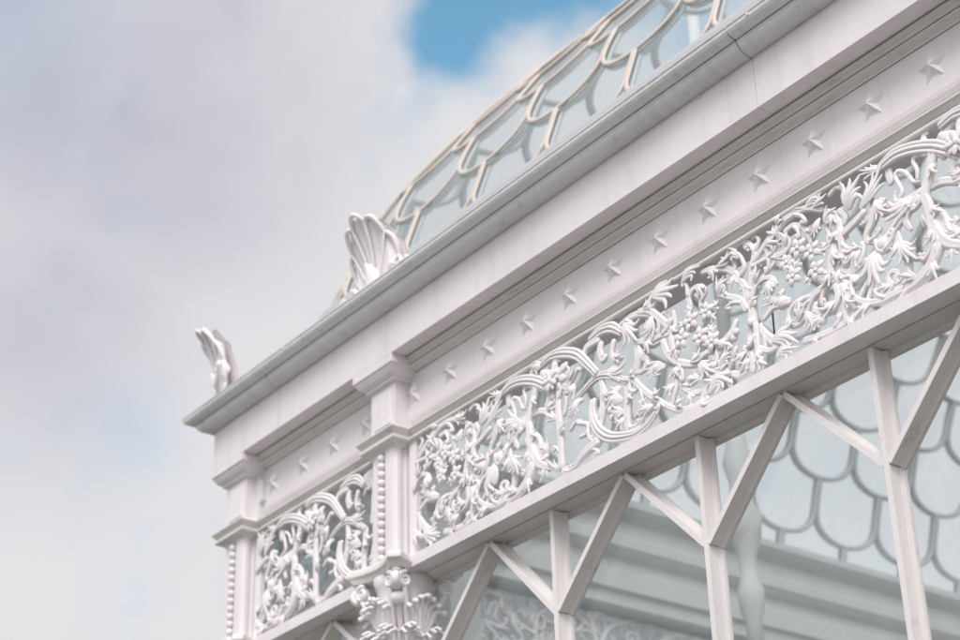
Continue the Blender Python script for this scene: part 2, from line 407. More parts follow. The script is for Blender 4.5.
G2 = 'C4 55,470 90,425 130,380 190,375 225,405 150,440 60,525 110,500 172,490 235,468 252,522 105,560 155,540 210,560 60,590 235,590 185,612 130,612 25,560 30,490 100,350 160,345'
T1 = [
 ('t', 'D1 165,480 165,400 160,300 155,200 D2 215,530 215,440 210,370', (.024, .019, .020, .022, .020, .016, .012)),
 ('t', 'D1 180,490 230,478 272,492', (.015, .016, .012)), ('l', 'D1 160,500 120,470 60,430', .030, 3),
 ('t', 'D1 262,462 330,382 420,300', (.014, .022, .026)), ('l', 'D1 165,495 220,505 290,470', .04, 3),
 ('r', 'D3 30,200 28,290 60,380 130,432 220,432 310,408 390,340 430,280', (.020, .026, .031, .031, .026, .020, .017, .014)),
 ('t', 'D3 72,60 88,150 82,270 74,350', (.014, .020, .020, .012)),
 ('r', 'D2 345,410 430,312 495,262 D3 120,34 190,55 245,80', (.012, .018, .021, .023, .022, .016)),
 ('t', 'D3 230,60 290,70 350,130 430,190 D5 64,518 130,560', (.012, .017, .018, .017, .016, .014)),
 ('t', 'D5 130,560 200,580 280,562 380,500', (.014, .015, .014, .010)),
 ('t', 'D3 235,80 242,180 235,300 252,382 312,362 328,300 300,274 284,300', (.018, .021, .022, .018, .015, .013, .011, .009)),
 ('l', 'D3 222,200 170,225 122,262', .065, 5), ('l', 'D3 222,270 180,290 148,325', .060, 5), ('b', 'D3 145,262', .018), ('b', 'D3 150,302', .018), ('b', 'D3 175,332', .018), ('b', 'D3 202,345', .016),
 ('l', 'D3 202,105 165,150 132,190', .045, 4), ('b', 'D3 182,170', .015),
 ('t', 'D3 268,90 268,132 298,142 312,124', (.012, .012, .011, .008)), ('l', 'D3 422,232 380,250 335,272', .045, 4), ('b', 'D3 375,245', .014),
 ('t', 'D2 190,540 182,470 148,380', (.011, .012, .012)), ('t', 'D2 250,530 266,440 250,368', (.011, .012, .012)), ('t', 'D2 296,540 336,452 374,430', (.012, .016, .012)),
 ('l', 'D2 372,432 352,480 318,560', .045, 3), ('t', 'D2 268,382 310,290 350,216 376,214', (.011, .013, .013, .010)), ('b', 'D2 374,214', .013), ('l', 'D2 330,320 305,352 284,390', .055, 4),
 ('t', 'D1 222,212 256,160 292,150', (.010, .011, .009)), ('t', 'D1 280,168 350,178 342,240 296,266', (.011, .013, .013, .010)), ('b', 'D1 292,150', .012),
 ('r', 'D2 100,182 170,120 260,98 350,110 420,170 490,242', (.016, .026, .031, .031, .028, .022)),
 ('l', 'D2 110,178 60,215 20,250', .050, 3), ('t', 'D2 388,115 420,50 490,5', (.016, .020, .018)),
 ('t', 'D2 90,300 60,330 85,350', (.011, .012, .010)), ('t', 'D2 120,240 80,260 60,230', (.011, .011, .009)),
 ('r', 'D4 8,262 80,200 150,180 212,212', (.020, .030, .032, .020)),
 ('t', 'D4 70,280 66,330 84,385 100,360', (.016, .020, .018, .012)), ('t', 'D4 160,270 150,350 180,396 212,370', (.014, .014, .014, .010)), ('t', 'D4 205,215 208,250 196,280', (.013, .012, .009)),
 ('l', 'D4 120,455 180,440 244,400', .065, 5), ('b', 'D4 240,402', .014), ('b', 'D4 256,360', .013), ('b', 'D4 225,350', .016), ('b', 'D4 85,430', .010),
 ('t', 'D4 188,152 260,105 330,86 400,100 446,130', (.009, .018, .021, .018, .012)), ('l', 'D4 225,165 280,215 322,268', .080, 5),
 ('t', 'D4 325,262 390,286 450,255', (.016, .019, .016)), ('t', 'D4 298,270 314,360 300,445', (.018, .026, .020)), ('t', 'D4 330,345 374,385 352,450 298,472', (.013, .014, .014, .011)),
 ('l', 'D4 402,110 388,190 340,232', .060, 4), ('b', 'D4 295,48', .016), ('t', 'D4 400,0 405,50 380,85', (.014, .015, .010)), ('l', 'D4 448,430 410,470 400,520', .05, 3),
 ('t', 'D6 0,395 60,390 130,440 190,500 222,562', (.017, .020, .021, .019, .014)), ('t', 'D6 92,298 70,340 72,375', (.014, .014, .011)), ('l', 'D6 95,300 180,268 268,238', .095, 5),
 ('b', 'D6 240,262', .015), ('b', 'D6 272,288', .015), ('b', 'D6 230,322', .014), ('b', 'D6 180,290', .016),
 ('t', 'D6 130,424 158,400 182,430 172,452', (.011, .012, .011, .008)), ('t', 'D6 214,398 226,480 202,540 240,546', (.012, .013, .012, .010)),
 ('t', 'D6 0,592 70,586 140,552 192,540', (.014, .015, .014, .010)), ('l', 'D6 285,208 345,155 405,110', .060, 5), ('b', 'D6 330,170', .014),
 ('t', 'D6 395,142 450,126 505,124 D8 100,310 190,320 250,380 290,440 305,505', (.012, .018, .019, .018, .018, .018, .019, .021)),
 ('t', 'D6 330,370 314,310 345,250 400,235 418,280 382,306 360,288', (.013, .015, .014, .013, .012, .010, .008)),
 ('t', 'D5 90,140 120,220 180,270 260,286 332,280', (.016, .020, .021, .019, .014)), ('l', 'D5 325,278 390,318 435,342', .060, 4), ('t', 'D5 335,244 372,214 404,204', (.012, .014, .011)),
 ('t', 'D5 150,120 166,200 182,242', (.017, .018, .014)), ('t', 'D5 330,300 400,334 442,300 420,250 382,262 398,286', (.012, .014, .014, .012, .010, .008)),
 ('t', 'D5 178,370 210,432 270,462 322,452 342,400 320,340', (.013, .015, .015, .014, .013, .010)), ('t', 'D5 158,340 166,430 140,540', (.013, .015, .013)),
 ('l', 'D5 110,300 60,340 28,395', .060, 5), ('b', 'D5 60,300', .014), ('b', 'D5 90,380', .015), ('b', 'D5 100,422', .015), ('l', 'D5 180,300 170,345 195,365', .05, 3), ('b', 'D5 265,380', .018),
 ('t', 'D5 355,338 350,440 330,505', (.014, .016, .013)),
 ('t', 'D8 302,572 266,515 190,495 128,480', (.017, .016, .015, .011)), ('l', 'D8 130,485 165,430 195,388', .055, 4), ('b', 'D8 160,380', .015), ('b', 'D8 202,442', .014), ('b', 'D8 215,410', .012),
 ('t', 'D8 272,352 292,300 262,232 225,214 218,250', (.012, .011, .010, .009, .007)), ('t', 'D8 215,350 225,290 205,240', (.011, .012, .009)), ('b', 'D8 232,268', .012), ('b', 'D8 190,250', .011),
 ('t', 'D7 430,130 404,250 350,340', (.013, .014, .012)), ('t', 'D7 322,200 272,330 200,450 110,522', (.012, .018, .021, .016)), ('l', 'D7 145,512 220,462 318,450', .075, 4),
 ('t', 'D7 305,382 350,392 398,365', (.016, .019, .014)), ('l', 'D7 232,340 262,285 325,222', .045, 3),
 ('t', 'D7 170,170 230,172 300,90 332,10', (.018, .022, .017, .012)), ('b', 'D7 240,172', .026), ('b', 'D7 322,130', .020), ('b', 'D7 345,90', .018),
 ('t', 'D7 60,260 140,222 212,232', (.013, .015, .011)), ('t', 'D7 390,200 440,260 450,360', (.013, .014, .012)), ('b', 'D7 30,60', .022), ('b', 'D7 110,150', .022), ('b', 'D7 160,110', .02),
]
G1 = 'D6 350,465 400,430 442,400 380,505 430,490 472,460 350,545 400,560 452,545 482,590 502,505 345,410 480,415 D8 20,560 62,590 100,525 30,610 100,600 D5 225,130 275,110 260,165 310,150 350,110 370,170 310,200'
F1 = [('D2 180,298', .046), ('D2 128,300', .030), ('D2 148,248', .030), ('D2 200,232', .031), ('D2 244,276', .030), ('D2 214,334', .030), ('D2 152,342', .028), ('D2 190,190', .024), ('D2 250,205', .024), ('D2 118,250', .02)]

PER = 2.44
YG = .030
ZLO, ZHI = 3.322, 3.990
def prep(strokes, seed):
    rnd = random.Random(seed); out = []
    for q in strokes:
        p = [np.array(a) for a in S(q[1])]
        out.append((q[0], p, q[2], q[3] if len(q) > 3 else 3, rnd.uniform(-.010, .008)))
    return out
P1, P2 = prep(T1, 1), prep(T2, 2)
GR1, GR2 = [np.array(a) for a in S(G1)], [np.array(a) for a in S(G2)]
FL1 = [(np.array(S(a)[0]), r_) for a, r_ in F1]

def leaf(mb, path, w, lobes, y0, seed):
    """cast acanthus blade: flutes side by side that spread and curl over at their tips"""
    rnd = random.Random(int(abs(path[0][0])*1e5) % 99991)
    P_ = [np.array(p, float) for p in path]
    d0 = P_[-1]-P_[0]; n0 = np.array([-d0[1], d0[0]])/(np.linalg.norm(d0)+1e-9)
    if len(P_) == 2: P_ = [P_[0], (P_[0]+P_[1])/2, P_[1]]
    P_[len(P_)//2] = P_[len(P_)//2]+n0*w*rnd.uniform(-.30, .30)
    pts, _ = catmull(P_, [1]*len(P_), .006)
    if len(pts) < 6: return
    pts = np.array(pts); n = len(pts); L_ = float(np.sum(np.linalg.norm(np.diff(pts, axis=0), axis=1)))
    kr = 3 if w < .052 else 5
    tan = np.gradient(pts, axis=0); tan /= np.linalg.norm(tan, axis=1)[:, None]+1e-9
    nor = np.stack([-tan[:, 1], tan[:, 0]], 1)
    cl = lambda v: min(max(v, ZLO-.004), ZHI+.004)
    for j in range(kr):
        u = -1+2*j/(kr-1); te = 1-.34*abs(u)*rnd.uniform(.8, 1.15)
        tub, rr = [], []
        for t in np.linspace(.02, te, 12):
            f = t*(n-1); i = min(n-2, int(f)); a = f-i
            p = pts[i]*(1-a)+pts[i+1]*a; nn = nor[i]; d = tan[i]
            g_ = t/te
            lat = u*w*.5*(.16+.84*math.sin(min(1, g_*1.1)*math.pi/2)**1.4)*.72
            cv = max(0, (g_-.62)/.38)
            lat += u*w*.34*cv**1.8
            q = p+nn*lat-d*(abs(u)*w*.16*cv**2)
            tub.append((q[0], y0-.004-.012*math.sin(math.pi*g_)*(1-.4*abs(u))-.010*cv*cv, cl(q[1])))
            rr.append(max(.0042, w/kr*.50*(.42+.72*math.sin(math.pi*min(1, .12+g_*.80)))))
        rr[-1] *= .75
        mb.tube(tub, rr, 10, .62, None, .30)
        if abs(u) == 1 and w > .045:        # curled lip of the outer flutes
            mb.sphere(tub[-1], rr[-1]*1.25, 8, 6, (1, .7, 1))

def sprout(mb, pts, rr, y, key):
    """small curled leaves springing off a stem"""
    L_ = sum(np.linalg.norm(pts[i+1]-pts[i]) for i in range(len(pts)-1))
    if L_ < .13 or max(rr) < .0115: return
    rnd = random.Random(int((key+1)*1e6)+len(pts)); m = int(L_/.088); side = rnd.choice((-1, 1))
    for q in range(m):
        i = int((q+.35+.4*rnd.random())/m*(len(pts)-2))+1; i = min(i, len(pts)-2)
        d = pts[i+1]-pts[i-1]; d = d/(np.linalg.norm(d)+1e-9); nn = np.array([-d[1], d[0]])*side; side = -side
        p0 = pts[i]+nn*rr[i]*.5; ln = rnd.uniform(.040, .068)
        p1 = p0+d*ln*.55+nn*ln*.38; p2 = p0+d*ln*.85+nn*ln*.95
        cl = lambda p: np.array([p[0], min(max(p[1], ZLO), ZHI)])
        if rnd.random() < .5: leaf(mb, [p0, cl(p1), cl(p2)], rnd.uniform(.036, .048), 3, y-.006, 0)
        else:
            p3 = p2-d*ln*.10+nn*ln*.02; p4 = p2-d*ln*.34-nn*ln*.14
            a, r_ = catmull([p0, cl(p1), cl(p2), cl(p3), cl(p4)], [.011, .010, .009, .008, .007], .010)
            mb.tube([(v[0], y-.004, v[1]) for v in a], r_, 7); mb.sphere((a[-1][0], y-.006, a[-1][1]), .0100, 8, 6, (1, .7, 1))

def draw(mb, strokes, dx, xlo, xhi):
    for kind, p, r_, lb, jy in strokes:
        q = [a+np.array([dx, 0]) for a in p]
        mx = np.mean([a[0] for a in q])
        if mx < xlo+.012 or mx > xhi-.012: continue
        q = [np.array([min(max(a[0], xlo-.02), xhi+.02), min(max(a[1], ZLO), ZHI)]) for a in q]
        y = YG+jy
        if kind == 'b':
            if r_ < .0165: continue
            mb.sphere((q[0][0], y-.004, q[0][1]), r_*1.0, 10, 7, (1, .62, 1))
        elif kind == 'l':
            leaf(mb, q, r_*1.30, lb, y-.006, 0)
        else:
            pts, rr = catmull(q, r_, .011)
            tub = [(a[0], y, a[1]) for a in pts]
            if kind == 't':
                big = max(rr) > .0135
                mb.tube(tub, [a*1.02 for a in rr], 16 if big else 10, .78, None, .42 if big else 0)
                sprout(mb, pts, rr, y, jy)
            else:
                mb.tube(tub, [a*.80 for a in rr], 8, .6)
                for off in (-.62, 0, .62):
                    rb = []
                    for i, a in enumerate(pts):
                        d = pts[min(i+1, len(pts)-1)]-pts[max(i-1, 0)]; d = d/(np.linalg.norm(d)+1e-9)
                        rb.append((a[0]-d[1]*off*rr[i], y-.009-(0.004 if off == 0 else 0), a[1]+d[0]*off*rr[i]))
                    mb.tube(rb, [a*.34 for a in rr], 6)

def grapes(pts, dx, xlo, xhi, seed):
    """bunch of a few open blossoms with berries tucked between them"""
    rnd = random.Random(seed); mb = MB(); done = []
    for a in pts:
        x, z = a[0]+dx, a[1]
        if not (xlo+.02 < x < xhi-.02 and ZLO+.03 < z < ZHI-.03): continue
        near = min([math.hypot(x-p[0], z-p[1]) for p in done] or [9])
        y = YG-.012+rnd.uniform(-.010, .010)
        if near > .078:
            done.append((x, z)); ph = rnd.random()*2; R_ = rnd.uniform(.044, .052)
            for q in range(5):
                f = ph+2*math.pi*q/5; ca, sa = math.cos(f), math.sin(f)
                mb.tube([(x+R_*u*ca, y-.010*math.sin(3*u), z+R_*u*sa) for u in (.12, .35, .6, .80)], [.006, .0135, .0165, .0125], 10, .45, None, .45)
            mb.sphere((x, y-.012, z), R_*.22, 9, 6, (1, .7, 1))
            for q in range(2):
                f = rnd.random()*6.28
                leaf(mb, [np.array([x+R_*.8*math.cos(f), z+R_*.8*math.sin(f)]), np.array([x+R_*1.7*math.cos(f+.15), z+R_*1.7*math.sin(f+.15)])], .040, 3, y+.010, 0)
    return mb

def flower(dx, xlo, xhi):
    mb = MB()
    for k, (a, r_) in enumerate(FL1):
        x = a[0]+dx
        if not xlo < x < xhi: continue
        z = min(a[1], ZHI-.02)
        if k == 0:
            for q in range(10):
                f = 2*math.pi*q/10
                mb.tube([(x+r_*u*math.cos(f), YG-.030-.006*(q % 2), z+r_*u*math.sin(f)) for u in (.15, .55, 1.0)], [.006, .013, .012], 9, .5, None, .4)
            mb.sphere((x, YG-.034, z), r_*.40, 10, 7, (1, .6, 1))
        else:
            x0, z0 = FL1[0][0][0]+dx, FL1[0][0][1]
            mb.tube([(x0+(x-x0)*u, YG-.012, z0+(z-z0)*u) for u in (.5, .8, 1.1, 1.3)], [.012, .021, .023, .014], 10, .5, None, .4)
    return mb

def panel(xlo, xhi, shifts, parent):
    """one bay of scrollwork; shifts = (tile, dx, from, to)"""
    c = Vector(((xlo+xhi)/2, YG, 3.65))
    mb = MB()
    for tile, dx, a, b in shifts:
        draw(mb, P1 if tile == 1 else P2, dx, max(a, xlo), min(b, xhi))
    # cast border strip of the bay
    for x0, x1 in ((xlo-.05, xlo+.012), (xhi-.012, xhi+.05)): mb.box(x0, x1, .030, .058, 3.342, 3.979)
    o = mb.build('scrollwork_panel', M_IRON, parent, c)
    for tile, dx, a, b in shifts:
        a, b = max(a, xlo), min(b, xhi)
        g_ = grapes(GR1 if tile == 1 else GR2, dx, a, b, tile)
        if len(g_.f) > 200: g_.build('grape_cluster', M_IRON, o, (sum(v[0] for v in g_.v)/len(g_.v), YG, sum(v[2] for v in g_.v)/len(g_.v)))
        if tile == 1:
            f_ = flower(dx, xlo, b)
            if len(f_.f) > 200: f_.build('flower', M_IRON, o, (FL1[0][0][0]+dx, YG, FL1[0][0][1]))
    return o
XA, XBm = -5.88, -4.656
main = panel(-7.05, -2.24, [(2, -PER, -7.06, XA), (1, 0, XA-.16, XBm+.1), (2, 0, XBm-.06, -3.30), (1, PER, -3.44-.12, -2.2)], B)
leftp = panel(-8.58, -7.36, [(2, -4.53, -8.6, -7.85), (1, -2.09, -8.10, -7.3)], B)
pg = MB()
pg.box(-8.62, -7.34, .150, .154, 3.30, 4.05); pg.build('frieze_pane', M_GLASS, B)
pg = MB()
for a, b in cut(-7.10, -2.2, [-4.60], .004): pg.box(a, b, .150, .154, 3.30, 4.05)
pg.build('frieze_pane', M_GLASS, B)
pg = MB(); pg.tube([(-4.604, .13, 3.5), (-4.598, .13, 3.72)], [.004, .004], 6); pg.build('pane_clip', M_SEAM, B)

# ---------------------------------------------------------------- pilasters
def ring3(mb, prof, x0, x1, yf, yb):
    """moulding returned round the two sides and front of a block; prof = (outset, z) top to bottom"""
    rings = [[(x0-d, yb, z), (x0-d, yf-d, z), (x1+d, yf-d, z), (x1+d, yb, z)] for d, z in prof]
    mb.quad_strip(rings, smooth=False)

def volute(mb, c, ax, r0, w_, turns=1.6, flip=1, n=26):
    """scroll in the plane spanned by ax (horizontal unit vector) and z"""
    ax = Vector(ax); pts = []; rr = []
    for i in range(n):
        t = i/(n-1); a = math.pi/2 - flip*0 + t*turns*2*math.pi; r_ = r0*(1-.82*t)
        pts.append(Vector(c)+ax*(flip*r_*math.cos(a))+Vector((0, 0, r_*math.sin(a)))); rr.append(w_*(1-.55*t))
    mb.tube(pts, rr, 8, 1.3, nref=tuple(Vector((0, 0, 1)).cross(ax)))
    mb.sphere(tuple(pts[-1]), w_*.75, 8, 6)

def palmleaf(mb, base, out, side, h, w_, kr=7):
    """upright acanthus leaf on a capital: flutes fan out as they rise and roll over outwards"""
    base, out, side = Vector(base), Vector(out), Vector(side)
    for j in range(kr):
        u = -1+2*j/(kr-1); te = 1-.30*abs(u)**1.5; pts, rr = [], []
        for i in range(15):
            g_ = i/14; t = g_*te
            lat = u*w_*.5*(.30+.70*math.sin(min(1, g_*1.05)*math.pi/2))
            cv = max(0, (g_-.70)/.30)
            lat += u*w_*.12*cv*cv
            o_ = .010+.045*g_**2.2+.040*cv**1.5-.012*abs(u)
            z = h*t-.055*cv**2.2
            pts.append(tuple(base+side*lat+out*o_+Vector((0, 0, z)))); rr.append(w_/kr*(.46+.34*math.sin(math.pi*min(1, .1+g_*.85))))
        mb.tube(pts, rr, 8, .8, tuple(out), .0)
        mb.sphere(pts[-1], rr[-1]*1.1, 8, 6)

HB = .110
def pilaster(cx, corner=False):
    e = empty('pilaster', (cx, 0, GZ), B)
    x0, x1, yf, yb = cx-HB, cx+HB, -.041, .155
    k = MB()
    ring3(k, [(.073, 4.4475), (.073, 4.402), (.064, 4.398), (.060, 4.385), (.048, 4.366), (.030, 4.352), (.022, 4.348), (.022, 4.337), (.016, 4.334), (.0, 4.332)], x0, x1, yf, yb)
    k.build('pilaster_cap', M_WHITE, e, (cx, yf, 4.39))
    k = MB()
    ring3(k, [(0, 4.332), (0, 4.055)], x0, x1, yf, yb)
    k.box(x0+.035, x1-.035, yf-.008, yf+.01, 4.10, 4.30, .004)      # raised field on the face
    k.build('block', M_WHITE, e, (cx, yf, 4.2))
    k = MB()
    ring3(k, [(0, 4.080), (.014, 4.062), (.036, 4.050), (.060, 4.0435), (.062, 4.0395), (.060, 4.0355), (.048, 4.022), (.037, 4.010), (.034, 4.001), (.044, 4.000), (.047, 3.996), (.046, 3.984), (.040, 3.979), (.012, 3.970), (0, 3.955)], x0, x1, yf, yb)
    k.build('pilaster_ledge', M_SOFFIT, e, (cx, yf, 4.02))
    # shaft: moulded plan, a channel down the front for the beading, sunk panel on the sides
    k = MB()
    c = .014
    plan = [(x0, yb), (x0, .030), (x0+.010, .026), (x0+.010, .004), (x0, 0), (x0, yf+c), (x0+c, yf), (cx-.042, yf), (cx-.036, yf+.012), (cx+.012, yf+.012), (cx+.018, yf), (cx+.030, yf-.004),
            (x1-c-.02, yf-.004), (x1-c, yf), (x1, yf+c), (x1, -.006), (x1-.010, 0), (x1-.010, .022), (x1, .028), (x1, yb)]
    k.quad_strip([[(x, y, z) for x, y in plan] for z in (3.335, 3.958)], smooth=False)
    k.build('shaft', M_WHITE, e, (cx, yf, 3.65))
    b0 = MB(); b0.sphere((cx-.012, yf-.002, 3.372), .0215, 12, 8)
    bo = b0.build('bead', M_IRON, e, (cx-.012, yf-.002, 3.372))
    for i in range(1, 13):
        o = bo.copy(); COL.objects.link(o); o.parent = e; o.location = bo.location + Vector((0, 0, .0462*i))
    # abacus with hollow sides and cut corners
    k = MB(); A_ = .236; cy = .09
    def plan_(A, hol):
        pts = []
        for q in range(4):
            a = q*math.pi/2; R2 = np.array([[math.cos(a), -math.sin(a)], [math.sin(a), math.cos(a)]])
            for t in np.linspace(-1, 1, 11):
                pts.append(R2@np.array([t*A*.80, -A+hol*(1-t*t)]))
        return [(cx+p_[0], cy+p_[1]) for p_ in pts]
    k.quad_strip([[(x, y, z) for x, y in plan_(A_*s_, .055*s_)] for z, s_ in ((3.262, .86), (3.268, .88), (3.284, .93), (3.294, .985), (3.298, 1.0), (3.314, 1.0), (3.317, .97), (3.330, .96), (3.338, .93))], smooth=False)
    k.build('abacus', M_SOFFIT, e, (cx, cy, 3.3))
    # capital: bell, corner scrolls, acanthus on each face
    k = MB()
    n = 16
    for_z = [(2.62, .125), (2.66, .140), (2.69, .140), (2.70, .118), (2.95, .120), (3.06, .122), (3.16, .130), (3.22, .145), (3.265, .170)]
    k.quad_strip([[(cx+r_*math.cos(2*math.pi*j/n), cy+r_*math.sin(2*math.pi*j/n), z) for j in range(n)] for z, r_ in for_z])
    for sx in (-1, 1):
        d = Vector((sx*.7071, -.7071, 0)); cc = Vector((cx, cy, 0))+d*.235
        volute(k, (cc.x, cc.y, 3.205), d, .048, .022, 1.7, 1)
        k.tube([tuple(Vector((cx, cy, 2.98))+d*.115), tuple(Vector((cx, cy, 3.08))+d*.150), tuple(Vector((cx, cy, 3.18))+d*.19), tuple(Vector((cx, cy, 3.25))+d*.225)], [.014, .022, .030, .022], 8)
        k.sphere((cc.x-d.x*.04, cc.y-d.y*.04, 3.12), .036, 12, 8)
    sd = 1
    for out, side in (((0, -1, 0), (1, 0, 0)), ((1, 0, 0), (0, 1, 0)), ((-1, 0, 0), (0, 1, 0))):
        o_, s_ = Vector(out), Vector(side)
        palmleaf(k, Vector((cx, cy, 2.955))+o_*.115, out, side, .235, .170, 7)
        for sg in (-1, 1):
            palmleaf(k, Vector((cx, cy, 2.88))+o_*.105+s_*(sg*.075), out, side, .150, .085, 5)
            vc = Vector((cx, cy, 3.205))+o_*.175+s_*(sg*.125)
            volute(k, vc, tuple(s_*sg), .040, .016, 1.6, -1)
            k.tube([tuple(vc+Vector((0, 0, -.040))), tuple(vc+Vector((0, 0, -.11))-s_*sg*.03-o_*.03), tuple(vc+Vector((0, 0, -.19))-s_*sg*.06-o_*.06), tuple(vc+Vector((0, 0, -.27))-s_*sg*.075-o_*.085)], [.013, .018, .017, .011], 8)
    k.build('capital', M_IRON, e, (cx, cy, 3.1))
    k = MB()
    k.quad_strip([[(cx+r_*math.cos(2*math.pi*j/8+math.pi/8), cy+r_*math.sin(2*math.pi*j/8+math.pi/8), z) for j in range(8)] for z, r_ in ((GZ, .20), (GZ+.5, .20), (GZ+.52, .15), (-.5, .15), (-.46, .112), (2.62, .108))], smooth=False)
    k.build('column', M_WHITE, e, (cx, cy, GZ))
    return e
pilaster(-8.755, True)
pilaster(-7.235)
pilaster(-2.06)

# ---------------------------------------------------------------- glazed screen: mullions, braces, panes
YM = .100
Zs, Zj = 3.262, 2.775
def tbar(mb, p0, p1):
    """iron glazing bar: narrow nose, deeper web, glazing fillets"""
    mb.bar(p0, p1, .026, .012, (0, -1, 0))
    a = lambda p, d: (p[0], p[1]+d, p[2])
    mb.bar(a(p0, .012), a(p1, .012), .020, .058, (0, -1, 0))
    mb.bar(a(p0, .058), a(p1, .058), .032, .010, (0, -1, 0))
    mb.bar(a(p0, .066), a(p1, .066), .046, .022, (0, -1, 0))
mull = [-6.067, -5.081, -4.096, -3.111]
for x in mull:
    k = MB(); tbar(k, (x, YM, .2), (x, YM, Zs)); k.build('mullion', M_FRAME, B, (x, YM, .2))
def brace(p0, p1):
    k = MB(); tbar(k, p0, p1); k.build('brace', M_FRAME, B, p0)
for a, b in [(-7.05, -6.067), (-6.067, -5.081), (-5.081, -4.096), (-4.096, -3.111), (-3.111, -2.18)]:
    m_ = (a+b)/2+.012
    brace((m_-.006, YM+.002, Zs-.004), (a+.012, YM+.002, Zj)); brace((m_+.006, YM+.004, Zs-.004), (b-.012, YM+.004, Zj))
m_ = -7.925
brace((m_-.006, YM+.002, Zs-.004), (-8.60, YM+.002, Zj)); brace((m_+.006, YM+.004, Zs-.004), (-7.33, YM+.004, Zj))
for a, b in [(-8.66, -7.30), (-7.15, -6.067), (-6.067, -5.081), (-5.081, -4.096), (-4.096, -3.111), (-3.111, -2.12)]:
    k = MB(); k.box(a+.004, b-.004, .178, .183, .2, 3.243); k.build('pane', M_GLASS, B, ((a+b)/2, .18, 1.7))
k = MB(); k.box(XL+.05, XR, .06, .24, .12, .2); k.build('window_sill', M_FRAME, B, (-3, .15, .16))
k = MB(); k.box(XL+.02, XR, .02, .36, GZ, .118, .01); k.build('plinth_wall', M_WHITE, B, (-3, .2, GZ))

# ---------------------------------------------------------------- end wall (seen from inside through the glass) and far wall
ew = empty('end_wall', (-8.8, 4.2, GZ), B)
k = MB()
inner = [(-8.92, 4.72), (-8.92, 4.45), (-8.77, 4.38), (-8.77, 4.06), (-8.62, 4.06), (-8.60, 4.075), (-8.60, 4.16), (-8.57, 4.18), (-8.57, 4.30), (-8.60, 4.315), (-8.60, 4.40),
         (-8.56, 4.425), (-8.53, 4.47), (-8.53, 4.54), (-8.56, 4.56), (-8.56, 4.66), (-8.50, 4.70), (-8.47, 4.74), (-8.47, 4.79), (-8.60, 4.82), (-8.75, 4.82)]
k.quad_strip([[(x, y, z) for x, z in inner] for y in (.02, YB)], smooth=False)
k.build('entablature', M_INNER, ew, (-8.7, 4.2, 4.4))
k = MB(); k.box(-8.80, -8.60, .2, YB, 3.26, 3.34, .006); k.build('lintel', M_INNER, ew, (-8.7, 4.2, 3.3))
k = MB()
for y in (1.5, 4.2, 6.9):
    k.box(-8.86, -8.58, y-.12, y+.12, GZ, 4.058, .01)
k.build('inner_post', M_INNER, ew, (-8.7, 4.2, GZ))
k = MB()
for i in range(16):
    y = .5+.5*i
    k.box(-8.74, -8.66, y-.014, y+.014, .2, 3.258)
k.build('mullion', M_INNER, ew, (-8.7, 4.2, .2))
k = MB(); k.box(-8.757, -8.753, .2, YB, 3.342, 4.058); k.build('frieze_pane', M_PANEGLASS, ew, (-8.755, 4.2, 3.7))
k = MB(); k.box(-8.72, -8.715, .2, YB, .2, 3.258); k.build('pane', M_GLASS, ew, (-8.72, 4.2, 1.7))
k = MB(); k.box(-8.84, -8.6, .2, YB, GZ, .2); k.build('plinth_wall', M_WHITE, ew, (-8.7, 4.2, GZ))
for yc in (2.68, 7.45):                      # the same scrollwork panel, turned to the end wall
    o = main.copy(); COL.objects.link(o); o.parent = ew
    o.rotation_euler = (0, 0, -math.pi/2); o.location = Vector((-8.70, yc, 3.70)) - origin(ew)
    for ch in main.children:
        c2 = ch.copy(); COL.objects.link(c2); c2.parent = o
fwl = empty('far_wall', (-3.3, YB, GZ), B)
k = MB(); k.box(-8.8, XR, YB-.25, YB+.12, 4.06, 4.74); k.build('entablature', M_INNER, fwl, (-3.3, YB, 4.4))
k = MB(); k.box(-8.8, XR, YB-.1, YB+.1, 3.26, 3.34); k.build('lintel', M_INNER, fwl, (-3.3, YB, 3.3))
k = MB()
for i in range(12): k.box(-8.3+.98*i-.03, -8.3+.98*i+.03, YB-.05, YB+.05, GZ, 4.058)
k.build('mullion', M_INNER, fwl, (-3.3, YB, GZ))
k = MB(); k.box(-8.7, XR, YB+.01, YB+.015, GZ+.02, 4.05); k.build('pane', M_GLASS, fwl, (-3.3, YB, 1.7))
# turned column from floor to roof, standing in for a pale shape behind the panes
k = MB()
bx, by = -7.35, 2.72
prof = [(3.30, .055), (3.58, .05), (3.66, .075), (3.78, .085), (3.84, .06), (4.0, .058), (4.12, .10), (4.26, .12), (4.34, .075), (4.5, .07), (4.62, .10), (4.72, .07), (5.0, .045)]
k.quad_strip([[(bx+r_*math.cos(2*math.pi*j/12), by+r_*math.sin(2*math.pi*j/12), z) for j in range(12)] for z, r_ in prof])
k.quad_strip([[(bx+r_*math.cos(2*math.pi*j/12), by+r_*math.sin(2*math.pi*j/12), z) for j in range(12)] for z, r_ in ((GZ, .07), (3.30, .055))])
k.quad_strip([[(bx+r_*math.cos(2*math.pi*j/12), by+r_*math.sin(2*math.pi*j/12), z) for j in range(12)] for z, r_ in ((5.0, .05), (8.3, .04))])
k.build('inner_column', M_INNER, B, (bx, by, GZ))

